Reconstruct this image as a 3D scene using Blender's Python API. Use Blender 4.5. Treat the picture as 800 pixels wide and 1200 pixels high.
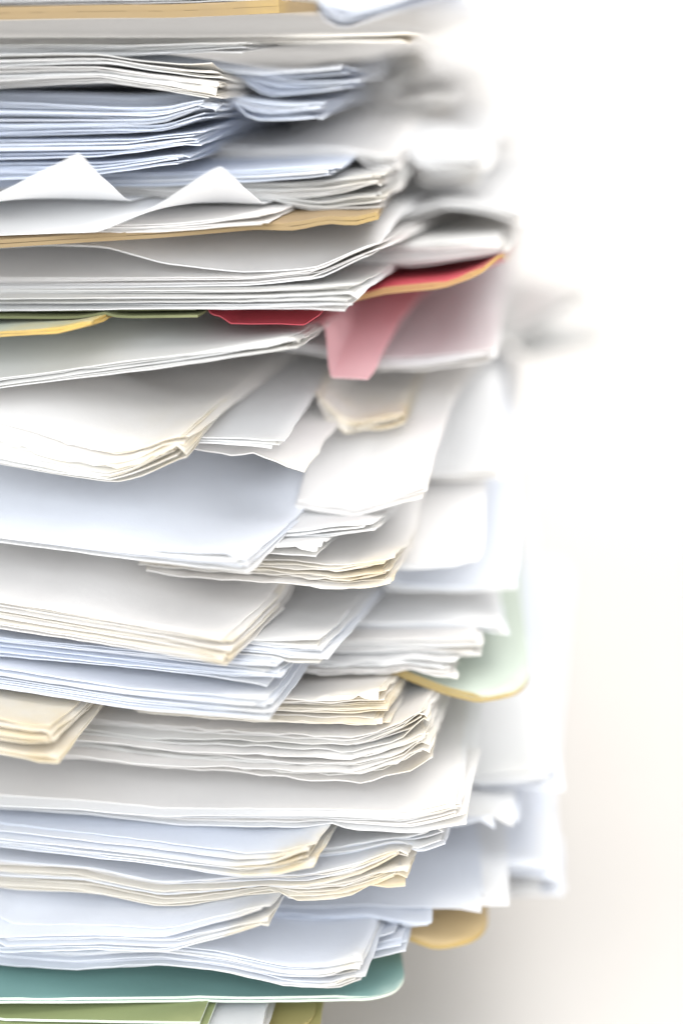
import bpy, math, random
import numpy as np

# ---------------------------------------------------------------- clear
for o in list(bpy.data.objects):
    bpy.data.objects.remove(o, do_unlink=True)
scene = bpy.context.scene
COL = scene.collection

# ---------------------------------------------------------------- camera
CAM_H, CAM_D = 0.285, 0.45
cam = bpy.data.cameras.new("camera")
cam.sensor_fit = 'VERTICAL'
cam.sensor_height = 36.0
cam.lens = 36.0 * 2250 / 1200
cam.shift_y = -580 / 1200          # level camera, lens shifted down: uprights stay upright
cam.clip_start, cam.clip_end = 0.01, 50
cam.dof.use_dof = True
cam.dof.focus_distance = 0.456
cam.dof.aperture_fstop = 2.3
cam_o = bpy.data.objects.new("camera", cam)
COL.objects.link(cam_o)
cam_o.location = (0, -CAM_D, CAM_H)
cam_o.rotation_euler = (math.pi / 2, 0, 0)
scene.camera = cam_o

# ---------------------------------------------------------------- light
world = bpy.data.worlds.new("World")
scene.world = world
world.use_nodes = True
bg = world.node_tree.nodes["Background"]
bg.inputs[0].default_value = (0.96, 0.975, 1.0, 1)
bg.inputs[1].default_value = 1.6

def area(name, loc, target, size, power, color):
    l = bpy.data.lights.new(name, 'AREA')
    l.shape = 'RECTANGLE'
    l.size, l.size_y = size
    l.energy = power
    l.color = color
    o = bpy.data.objects.new(name, l)
    COL.objects.link(o)
    o.location = loc
    d = np.array(target, float) - np.array(loc, float)
    from mathutils import Vector
    o.rotation_euler = Vector(d).to_track_quat('-Z', 'Y').to_euler()
    return o

area("softbox_overhead", (0.30, -0.25, 1.35), (0.0, 0.05, 0.1), (1.1, 0.9), 8.0, (1.0, 0.97, 0.93))
area("front_fill_light", (-0.30, -1.25, 0.62), (-0.02, 0.0, 0.14), (1.5, 1.0), 20.0, (0.90, 0.95, 1.0))  # broad cool fill added near the camera to brighten the ledges between sheets
area("backdrop_light", (0.7, 0.25, 1.5), (0.2, 0.95, 0.35), (0.9, 0.5), 8.0, (1.0, 0.99, 0.98))

vs = scene.view_settings
vs.view_transform = 'Standard'
vs.look = 'None'
vs.gamma = 1
vs.exposure = 0.06
vs.use_curve_mapping = False
scene.render.engine = 'CYCLES'
scene.cycles.max_bounces = 14
scene.cycles.diffuse_bounces = 9

# ---------------------------------------------------------------- materials
def lin(c):
    return tuple(((x / 255 + 0.055) / 1.055) ** 2.4 if x > 10 else x / 255 / 12.92 for x in c) + (1,)

def paper_material(name, rgb, wear_rgb=(0.82, 0.74, 0.57), translucent=0.42, rough=0.62, vary=0.05, grain=0.05):
    m = bpy.data.materials.new(name)
    m.use_nodes = True
    nt = m.node_tree
    N, L = nt.nodes, nt.links
    N.clear()
    out = N.new('ShaderNodeOutputMaterial')
    tc = N.new('ShaderNodeTexCoord')
    info = N.new('ShaderNodeObjectInfo')
    big = N.new('ShaderNodeTexNoise'); big.inputs['Scale'].default_value = 28; big.inputs['Detail'].default_value = 4
    fine = N.new('ShaderNodeTexNoise'); fine.inputs['Scale'].default_value = 900; fine.inputs['Detail'].default_value = 3
    L.new(tc.outputs['Object'], big.inputs['Vector'])
    L.new(tc.outputs['Object'], fine.inputs['Vector'])
    # brightness: per sheet, plus faint mottling
    mr = N.new('ShaderNodeMapRange')
    mr.inputs['To Min'].default_value = 1 - vary; mr.inputs['To Max'].default_value = 1 + vary * 0.4
    L.new(info.outputs['Random'], mr.inputs['Value'])
    mb = N.new('ShaderNodeMapRange')
    mb.inputs['From Min'].default_value = 0.3; mb.inputs['From Max'].default_value = 0.7
    mb.inputs['To Min'].default_value = 1 - grain; mb.inputs['To Max'].default_value = 1.0
    L.new(big.outputs['Fac'], mb.inputs['Value'])
    mul = N.new('ShaderNodeMath'); mul.operation = 'MULTIPLY'
    L.new(mr.outputs[0], mul.inputs[0]); L.new(mb.outputs[0], mul.inputs[1])
    base = N.new('ShaderNodeMix'); base.data_type = 'RGBA'; base.blend_type = 'MULTIPLY'
    base.inputs[0].default_value = 1
    base.inputs[6].default_value = tuple(rgb) + (1,)
    L.new(mul.outputs[0], base.inputs[7])
    # yellowed worn corners (a stain with its own shape)
    att = N.new('ShaderNodeAttribute'); att.attribute_name = 'wear'
    wn = N.new('ShaderNodeTexNoise'); wn.inputs['Scale'].default_value = 160; wn.inputs['Detail'].default_value = 5
    L.new(tc.outputs['Object'], wn.inputs['Vector'])
    wm = N.new('ShaderNodeMath'); wm.operation = 'MULTIPLY_ADD'
    wm.inputs[1].default_value = 1.8; wm.inputs[2].default_value = -0.25
    L.new(wn.outputs['Fac'], wm.inputs[0])
    w2 = N.new('ShaderNodeMath'); w2.operation = 'MULTIPLY'; w2.use_clamp = True
    L.new(att.outputs['Fac'], w2.inputs[0]); L.new(wm.outputs[0], w2.inputs[1])
    mix = N.new('ShaderNodeMix'); mix.data_type = 'RGBA'
    L.new(w2.outputs[0], mix.inputs[0])
    L.new(base.outputs[2], mix.inputs[6])
    mix.inputs[7].default_value = tuple(wear_rgb) + (1,)
    col = mix.outputs[2]
    bump = N.new('ShaderNodeBump'); bump.inputs['Strength'].default_value = 0.12; bump.inputs['Distance'].default_value = 0.0004
    L.new(fine.outputs['Fac'], bump.inputs['Height'])
    soft = N.new('ShaderNodeTexNoise'); soft.inputs['Scale'].default_value = 70; soft.inputs['Detail'].default_value = 3
    L.new(tc.outputs['Object'], soft.inputs['Vector'])
    bump2 = N.new('ShaderNodeBump'); bump2.inputs['Strength'].default_value = 0.25; bump2.inputs['Distance'].default_value = 0.0012
    L.new(soft.outputs['Fac'], bump2.inputs['Height']); L.new(bump2.outputs[0], bump.inputs['Normal'])
    p = N.new('ShaderNodeBsdfPrincipled')
    p.inputs['Roughness'].default_value = rough
    p.inputs['Specular IOR Level'].default_value = 0.3
    L.new(col, p.inputs['Base Color']); L.new(bump.outputs[0], p.inputs['Normal'])
    if translucent > 0:
        t = N.new('ShaderNodeBsdfTranslucent')
        L.new(col, t.inputs['Color'])
        ms = N.new('ShaderNodeMixShader'); ms.inputs[0].default_value = translucent
        L.new(p.outputs[0], ms.inputs[1]); L.new(t.outputs[0], ms.inputs[2])
        L.new(ms.outputs[0], out.inputs['Surface'])
    else:
        L.new(p.outputs[0], out.inputs['Surface'])
    return m

M = {
    'cool':  paper_material('cool_white_paper', (0.85, 0.87, 0.91)),
    'blue':  paper_material('bluish_white_paper', (0.80, 0.835, 0.90)),
    'white': paper_material('white_paper', (0.90, 0.90, 0.90)),
    'warm':  paper_material('warm_white_paper', (0.89, 0.875, 0.86)),
    'cream': paper_material('cream_paper', (0.87, 0.84, 0.78)),
    'grey':  paper_material('recycled_grey_paper', (0.82, 0.815, 0.80)),
    'manila': paper_material('manila_card', (0.30, 0.215, 0.12), (0.55, 0.38, 0.15), 0.05, 0.7),
    'tan':   paper_material('pale_tan_card', (0.62, 0.47, 0.26), (0.6, 0.42, 0.15), 0.08, 0.7),
    'teal':  paper_material('teal_card', (0.16, 0.29, 0.27), (0.6, 0.66, 0.58), 0.03, 0.6),
    'green': paper_material('pale_green_card', (0.50, 0.555, 0.48), (0.62, 0.50, 0.2), 0.10, 0.6),
    'olive': paper_material('olive_green_card', (0.25, 0.29, 0.13), (0.5, 0.5, 0.25), 0.03, 0.7),
    'kraft': paper_material('olive_kraft_card', (0.42, 0.36, 0.14), (0.5, 0.4, 0.2), 0.03, 0.7),
    'red':   paper_material('red_card', (0.50, 0.07, 0.09), (0.62, 0.42, 0.2), 0.10, 0.6),
    'pink':  paper_material('pink_red_paper', (0.84, 0.57, 0.59), (0.7, 0.5, 0.45), 0.25, 0.6),
    'dark_olive': paper_material('dark_olive_card', (0.12, 0.13, 0.06), (0.3, 0.3, 0.15), 0.02, 0.7),
    'ochre_edge': paper_material('ochre_card_edge', (0.38, 0.275, 0.105), (0.5, 0.34, 0.1), 0.0, 0.8),
    'manila_edge': paper_material('manila_card_edge', (0.27, 0.195, 0.105), (0.5, 0.34, 0.1), 0.0, 0.8),
    'pale_edge': paper_material('pale_card_edge', (0.66, 0.72, 0.62), (0.6, 0.6, 0.5), 0.0, 0.8),
    'rust_edge': paper_material('rust_card_edge', (0.38, 0.22, 0.10), (0.5, 0.34, 0.1), 0.0, 0.8),
}

def surface_material(name, rgb, rough, scale, amount):
    m = bpy.data.materials.new(name); m.use_nodes = True
    nt = m.node_tree; N, L = nt.nodes, nt.links
    p = N['Principled BSDF']
    tc = N.new('ShaderNodeTexCoord'); n = N.new('ShaderNodeTexNoise')
    n.inputs['Scale'].default_value = scale; n.inputs['Detail'].default_value = 6
    L.new(tc.outputs['Object'], n.inputs['Vector'])
    r = N.new('ShaderNodeValToRGB')
    r.color_ramp.elements[0].position = 0.3; r.color_ramp.elements[1].position = 0.7
    r.color_ramp.elements[0].color = tuple(c * (1 - amount) for c in rgb) + (1,)
    r.color_ramp.elements[1].color = tuple(rgb) + (1,)
    L.new(n.outputs['Fac'], r.inputs[0]); L.new(r.outputs[0], p.inputs['Base Color'])
    p.inputs['Roughness'].default_value = rough
    return m

# ---------------------------------------------------------------- setting
def cove(name, mat):
    """Seamless sheet: flat under the pile, curving up into an upright backdrop."""
    prof = [(-1.2, 0.0), (-0.4, 0.0), (0.2, 0.0), (0.45, 0.0)]
    y0, r = 0.50, 0.45
    for i in range(0, 25):
        a_ = i / 24 * math.pi / 2
        prof.append((y0 + r * math.sin(a_), r - r * math.cos(a_)))
    prof += [(y0 + r, 1.2), (y0 + r, 2.4)]
    xs = [-2.2, -1.2, -0.5, 0.0, 0.5, 1.2, 2.4]
    v = [(x, y, z) for (y, z) in prof for x in xs]
    n = len(xs); m_ = len(prof)
    v += [(x, y + (0.012 if z > 0.01 else 0), z - 0.012) for (y, z) in prof for x in xs]
    f = []
    for j in range(m_ - 1):
        for i in range(n - 1):
            q = (j*n+i, j*n+i+1, (j+1)*n+i+1, (j+1)*n+i)
            f.append(q); f.append(tuple(m_*n + k for k in reversed(q)))
    ring = list(range(n)) + [j*n+n-1 for j in range(1, m_)] + [(m_-1)*n+i for i in range(n-2, -1, -1)] + [j*n for j in range(m_-2, 0, -1)]
    for a_, b_ in zip(ring, ring[1:] + ring[:1]):
        f.append((b_, a_, m_*n + a_, m_*n + b_))
    me = bpy.data.meshes.new(name); me.from_pydata(v, [], f); me.materials.append(mat)
    me.polygons.foreach_set('use_smooth', np.ones(len(f), dtype=bool)); me.set_sharp_from_angle(angle=math.radians(40))
    o = bpy.data.objects.new(name, me); COL.objects.link(o)
    return o
table = cove("table", surface_material('off_white_table', (0.55, 0.525, 0.495), 0.6, 9, 0.03))
table["kind"] = "structure"; table["label"] = "seamless off-white table and backdrop surface under the pile"

# ---------------------------------------------------------------- the pile as a height field
CELL = 0.002
GX0, GX1, GY0, GY1 = -0.42, 0.26, -0.12, 0.42
gx = np.arange(GX0, GX1, CELL); gy = np.arange(GY0, GY1, CELL)
XX, YY = np.meshgrid(gx, gy)            # [iy, ix]
H = np.zeros_like(XX)                   # top of the pile so far


def sample(A, x, y):
    fx = np.clip((x - GX0) / CELL, 0, A.shape[1] - 1.001); fy = np.clip((y - GY0) / CELL, 0, A.shape[0] - 1.001)
    ix = fx.astype(int); iy = fy.astype(int); tx = fx - ix; ty = fy - iy
    return (A[iy, ix]*(1-tx)*(1-ty) + A[iy, ix+1]*tx*(1-ty) + A[iy+1, ix]*(1-tx)*ty + A[iy+1, ix+1]*tx*ty)

def wave(rng, t, freqs, amp):
    out = np.zeros_like(t)
    for f in freqs:
        out += rng.uniform(0.3, 1) * np.sin(t * f + rng.uniform(0, 6.28)) / len(freqs)
    return out * amp

def blur(A, k=2):
    for _ in range(k):
        P = np.pad(A, 1, mode='edge')
        A = (P[1:-1,1:-1]*2 + P[:-2,1:-1] + P[2:,1:-1] + P[1:-1,:-2] + P[1:-1,2:]) / 6
    return A

EPS = 0.00006
FACES = {}
STUFF = []          # thin sheets packed between the others, beyond counting
KINDS = ['cool', 'blue', 'white', 'warm', 'cream', 'grey']
REPORT = []

def build_sheet(name, corner, yaw, prof, W, D, thick, mat, rng, lam=0.04, curl=0.0, curl_r=0.012, radius=0.0,
                wear=0.0, wear_r=0.01, fray=0.0002, ripple=0.0004, edge_mat=None, body=None, crumple=0.0, flap=False, lift=0.0, stuff=None):
    """One sheet or card. corner = front right corner (x, y); prof = heights (u, z) along the front edge."""
    global H
    us = np.concatenate([[0, 0.0006], np.linspace(0.002, 0.125, 42), np.linspace(0.125, W, 7)[1:]]) if W > 0.16 else \
         np.concatenate([[0, 0.0006], np.linspace(0.002, W, 44)])
    vs_ = np.concatenate([[0, 0.0006, 0.002, 0.004], np.linspace(0.007, 0.045, 12), np.linspace(0.045, D, 10)[1:]])
    if stuff is not None:
        us = np.concatenate([[0, 0.001], np.linspace(0.004, min(W, 0.13), 30)])
        vs_ = np.array([0, 0.0008, 0.003, 0.007, 0.012, 0.018, D])
        W = us[-1]
    nu, nv = len(us), len(vs_)
    U, V = np.meshgrid(us, vs_)
    pu = np.array([p[0] for p in prof]); pz = np.array([p[1] for p in prof])
    o_ = np.argsort(pu); pu, pz = pu[o_], pz[o_]
    # smooth profile
    uu = np.linspace(0, W, 400)
    zz = np.interp(uu, pu, pz)
    if body is None:
        body = (float(zz[0]), 0.0)
    cy, sy = math.cos(yaw), math.sin(yaw)
    if pu[-1] < W:                                   # beyond the known edge it settles to its level in the pile
        ext = uu > pu[-1]
        lv = body[0] + body[1] * (corner[1] + sy * uu[ext])
        zz[ext] = lv + (pz[-1] - (body[0] + body[1] * (corner[1] + sy * pu[-1]))) * np.exp(-((uu[ext] - pu[-1]) / 0.012))
    k = np.hanning(9); k /= k.sum()
    zz = np.convolve(np.pad(zz, 4, mode='edge'), k, 'valid')
    zf = np.interp(us, uu, zz)
    Zb = body[0] + body[1] * (corner[1] + sy * U + cy * V)      # where the sheet lies deeper inside the pile
    sm = np.clip((U - 0.012) / 0.03, 0, 1); Zb = Zb + lift * sm * sm * (3 - 2 * sm)
    e = np.clip(1 - V / lam, 0, 1) if flap else np.exp(-(V / lam) ** 1.3)
    Z = zf[None, :] * e + Zb * (1 - e)
    Z = Z + wave(rng, us, (35, 61, 110), ripple)[None, :] * np.exp(-V / 0.05)
    Z = Z + wave(rng, vs_, (30, 55), ripple)[:, None]
    if crumple:
        Z = Z + crumple * (np.sin(U*310 + V*140 + rng.uniform(0,6)) * np.sin(V*260 - U*190 + rng.uniform(0,6))) * np.exp(-(U+V)/0.04)
    R = np.sqrt(U**2 + V**2)
    Z = Z + curl * np.exp(-R / curl_r)
    # plan shape
    Up, Vp = U.copy(), V.copy()
    if radius > 0:
        a = np.clip(1 - U / radius, 0, 1); b = np.clip(1 - V / radius, 0, 1)
        a2 = a * np.sqrt(1 - b*b/2); b2 = b * np.sqrt(1 - a*a/2)
        Up = np.where(U < radius, radius * (1 - a2), U); Vp = np.where(V < radius, radius * (1 - b2), V)
    fr = wave(rng, us, (420, 730, 1300, 210), fray) ; Vp = Vp + fr[None, :] * np.exp(-V / 0.002)
    fr = wave(rng, vs_, (420, 730, 210), fray); Up = Up + fr[:, None] * np.exp(-U / 0.002)
    X = corner[0] - cy * Up + sy * Vp
    Y = corner[1] + sy * Up + cy * Vp
    Hd = sample(H, X, Y)
    push = np.maximum(0, Hd + EPS - Z)
    front_push = float(push[0, :24].max())
    push = np.maximum(push, blur(push, 3))
    Z = Z + push
    REPORT.append((name, round(float(push.max()) * 1000, 2), round(front_push * 1000, 2)))
    inner = thick
    # update pile
    dx, dy = XX - corner[0], YY - corner[1]
    u = -cy * dx + sy * dy
    v = sy * dx + cy * dy
    inside = (u > -0.0012) & (u < W) & (v > -0.0012) & (v < D)
    if radius > 0:
        inside &= ~((u < radius) & (v < radius) & ((u - radius)**2 + (v - radius)**2 > radius**2))
    ui = np.interp(u[inside], us, np.arange(nu)); vi = np.interp(v[inside], vs_, np.arange(nv))
    i0 = np.minimum(ui.astype(int), nu - 2); j0 = np.minimum(vi.astype(int), nv - 2)
    tu, tv = ui - i0, vi - j0
    zi = Z[j0,i0]*(1-tu)*(1-tv) + Z[j0,i0+1]*tu*(1-tv) + Z[j0+1,i0]*(1-tu)*tv + Z[j0+1,i0+1]*tu*tv
    Hn = H[inside]
    H[inside] = np.maximum(Hn, zi + inner + (thick - inner) * np.exp(-np.minimum(u, v)[inside] / 0.006))
    # mesh: closed solid, origin at the front right corner
    origin = np.array([corner[0], corner[1], float(Z[0, 0])])
    bot = np.stack([X, Y, Z], -1).reshape(-1, 3) - origin
    tk = inner + (thick - inner) * np.exp(-np.minimum(U, V) / 0.006)      # edges are fluffed a little thicker
    top = bot + np.stack([tk * 0, tk * 0, tk], -1).reshape(-1, 3)
    key = (nu, nv)
    if key not in FACES:
        f, n = [], nu * nv
        for j in range(nv - 1):
            for i in range(nu - 1):
                q = (j*nu+i, j*nu+i+1, (j+1)*nu+i+1, (j+1)*nu+i)
                f.append(q)                                   # underside (u runs to -x)
                f.append(tuple(n + k for k in reversed(q)))
        ring = [i for i in range(nu)] + [j*nu+nu-1 for j in range(1, nv)] + \
               [(nv-1)*nu+i for i in range(nu-2, -1, -1)] + [j*nu for j in range(nv-2, 0, -1)]
        nrim = len(ring)
        for a_, b_ in zip(ring, ring[1:] + ring[:1]):
            f.append((b_, a_, n + a_, n + b_))
        FACES[key] = (f, nrim)
    f, nrim = FACES[key]
    edge_d = np.minimum(U, V)
    wv = wear * (np.exp(-(R / wear_r) ** 2) + 0.55 * np.exp(-edge_d / 0.0009) * np.exp(-R / (wear_r * 4)))
    wv = np.clip(np.concatenate([wv.ravel(), wv.ravel()]), 0, 1.5)
    if stuff is not None:
        STUFF.append((np.vstack([bot, top]) + origin, np.array(f, dtype=np.int32), wv, stuff))
        return None
    me = bpy.data.meshes.new(name)
    me.from_pydata(np.vstack([bot, top]).tolist(), [], f)
    me.materials.append(mat)
    if edge_mat is not None:
        me.materials.append(edge_mat)
        mi = np.zeros(len(f), dtype=np.int32); mi[-nrim:] = 1
        me.polygons.foreach_set('material_index', mi)
    me.polygons.foreach_set('use_smooth', np.ones(len(f), dtype=bool))
    me.set_sharp_from_angle(angle=math.radians(50))
    at = me.attributes.new('wear', 'FLOAT', 'POINT'); at.data.foreach_set('value', wv.astype(np.float32))
    me.update()
    o = bpy.data.objects.new(name, me)
    COL.objects.link(o)
    o.location = origin
    return o

def bundle(spec, idx):
    """A run of sheets lying together: each sheet is a thing of its own."""
    rng = np.random.default_rng(100 + idx)
    n = spec.get('n', 1)
    thick = spec.get('thick', 0.00025)
    yaw = math.radians(spec['yaw'])
    prof_b, prof_t = spec['bot'], spec['top']
    jit = spec.get('jit', 0.0017)
    mats = spec['mat'] if isinstance(spec['mat'], (list, tuple)) else [spec['mat']]
    room = np.mean([t_[1] - b_[1] for b_, t_ in zip(prof_b, prof_t)]) / max(n - 1, 1)
    fill = int(np.clip(round(room / 0.00042) - 1, 0, 6)) if n > 1 else 0
    for k in range(n):
        f = k / max(n - 1, 1) if n > 1 else 0.0
        if 0 < k < n - 1:
            f += rng.uniform(-0.3, 0.3) / (n - 1)
        for q in range(fill if k else 0):
            if rng.uniform() < 0.2:
                continue
            fq = ((k - 1) + (q + rng.uniform(0.6, 1.3)) / (fill + 1)) / (n - 1)
            prof = [(b_[0], b_[1] + (t_[1] - b_[1]) * fq) for b_, t_ in zip(prof_b, prof_t)]
            c = (spec['corner'][0] + rng.uniform(-1.6, 0.8) * jit, spec['corner'][1] + rng.uniform(-0.5, 1.0) * jit)
            build_sheet('x', c, yaw + math.radians(rng.normal(0, 1) * spec.get('yawj', 1.2)), prof, spec.get('W', 0.297), 0.03, 0.00020,
                        None, rng, lam=spec.get('lam', 0.04), curl=spec.get('curl', 0) * rng.uniform(0, 1) * fq + rng.normal(0, 0.0007),
                        curl_r=spec.get('curl_r', 0.012), radius=spec.get('radius', 0.0), wear=spec.get('wear', 0.15) * rng.uniform(0.2, 1.1),
                        wear_r=spec.get('wear_r', 0.008) * rng.uniform(0.6, 1.4), fray=spec.get('fray', 0.0004) * 1.5,
                        ripple=spec.get('ripple', 0.0003), body=(spec['body'][0] + (k - 1) * 0.00038, spec['body'][1]),
                        crumple=spec.get('crumple', 0.00015), lift=spec.get('lift', 0.0), stuff=KINDS.index(mats[int(rng.integers(len(mats)))]))
        prof = [(b[0], b[1] + (t[1] - b[1]) * f) for b, t in zip(prof_b, prof_t)]
        step = spec.get('step', 0.0)                       # sheets stepping back upwards
        jx, jy = rng.uniform(-jit, jit), rng.uniform(-jit * 0.6, jit * 0.6)
        yw = yaw + math.radians(rng.uniform(-1, 1) * spec.get('yawj', 1.2))
        c = (spec['corner'][0] + jx - step * f * math.cos(yaw) * 0.7, spec['corner'][1] + jy + step * f)
        mats = spec['mat'] if isinstance(spec['mat'], (list, tuple)) else [spec['mat']]
        mname = mats[int(rng.integers(len(mats)))]
        curl = spec.get('curl', 0.0) * rng.uniform(0.2, 1.0) * (0.3 + 0.7 * f) + rng.normal(0, 1) * spec.get('curlj', 0.0008)
        o = build_sheet(spec.get('name', 'paper_sheet'), c, yw, prof, spec.get('W', 0.297), spec.get('D', 0.21),
                        thick, M[mname], rng, lam=spec.get('lam', 0.04), curl=curl, curl_r=spec.get('curl_r', 0.012),
                        radius=spec.get('radius', 0.0), wear=spec.get('wear', 0.15) * rng.uniform(0.4, 1.0),
                        wear_r=spec.get('wear_r', 0.008) * rng.uniform(0.6, 1.4), fray=spec.get('fray', 0.0004),
                        ripple=spec.get('ripple', 0.0003), body=(spec['body'][0] + k * 0.00038, spec['body'][1]),
                        crumple=spec.get('crumple', 0.00015), flap=spec.get('flap', False), lift=spec.get('lift', 0.0),
                        edge_mat=M[spec['edge']] if 'edge' in spec else None)
        o['label'] = spec['label']; o['category'] = spec.get('category', 'paper')
        if n > 1:
            o['group'] = spec.get('group', spec['label'])

def folder(spec, idx):
    """A card folder: back cover and front cover under one empty."""
    rng = np.random.default_rng(900 + idx)
    yaw = math.radians(spec['yaw'])
    root = bpy.data.objects.new(spec['name'], None)
    COL.objects.link(root)
    root.empty_display_size = 0.02
    covers = []
    th = spec.get('thick', 0.0006)
    for k, part in enumerate(('back_cover', 'front_cover')):
        lift = spec.get('gap', 0.0012) * k
        prof = [(u, z + lift) for u, z in spec['bot']]
        back = spec.get('setback', 0.004) * k
        c = (spec['corner'][0] + math.sin(yaw) * back - math.cos(yaw) * back * spec.get('shift', 0.4), spec['corner'][1] + math.cos(yaw) * back)
        o = build_sheet(part, c, yaw, prof, spec.get('W', 0.31), spec.get('D', 0.22), th, M[spec['mat']], rng,
                        lam=spec.get('lam', 0.04), curl=spec.get('curl', 0.0), curl_r=spec.get('curl_r', 0.012),
                        radius=spec.get('radius', 0.0), wear=spec.get('wear', 0.4), wear_r=spec.get('wear_r', 0.006),
                        fray=spec.get('fray', 0.00015), ripple=spec.get('ripple', 0.0002), body=(spec['body'][0] + k * 0.0008, spec['body'][1]),
                        edge_mat=M[spec['edge']] if 'edge' in spec else None)
        covers.append(o)
    root.location = covers[0].location
    for o in covers:
        o.parent = root
        o.location = o.location - root.location
    root['label'] = spec['label']; root['category'] = 'folder'

# ---------------------------------------------------------------- base of the pile (below the picture)
# a bulging document wallet carries the pile: thin at its mouth, thick towards its spine
rngb = np.random.default_rng(5)
def base_wallet():
    root = bpy.data.objects.new('document_wallet', None); COL.objects.link(root)
    root.location = (0, 0, 0)
    yaw = math.radians(6)
    lower = build_sheet('back_cover', (-0.032, 0.004), yaw, [(0, 0.0004), (0.3, 0.0004)], 0.31, 0.23, 0.0008, M['kraft'], rngb, ripple=0, fray=0)
    upper = None
    us = 0
    # stuffed pages between the covers
    for k in range(14):
        o = build_sheet('stuffed_page', (-0.04 + rngb.uniform(-.002, .002), 0.010 + rngb.uniform(-.002, .002)), yaw,
                        [(0, 0.0018 + k * 0.0023), (0.3, 0.0018 + k * 0.0023)], 0.297, 0.21, 0.0020, M['warm'], rngb, ripple=0.0001, body=(0.0018 + k * 0.0023, 0.007 * k))
        o.parent = root
    upper = build_sheet('front_cover', (-0.032, 0.006), yaw, [(0, 0.0345), (0.3, 0.0345)], 0.31, 0.23, 0.0008, M['kraft'], rngb, ripple=0, fray=0, body=(0.0345, 0.10))
    lower.parent = root; upper.parent = root
    root['label'] = 'bulging kraft document wallet at the very bottom of the pile'
    root['category'] = 'folder'
base_wallet()

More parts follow.
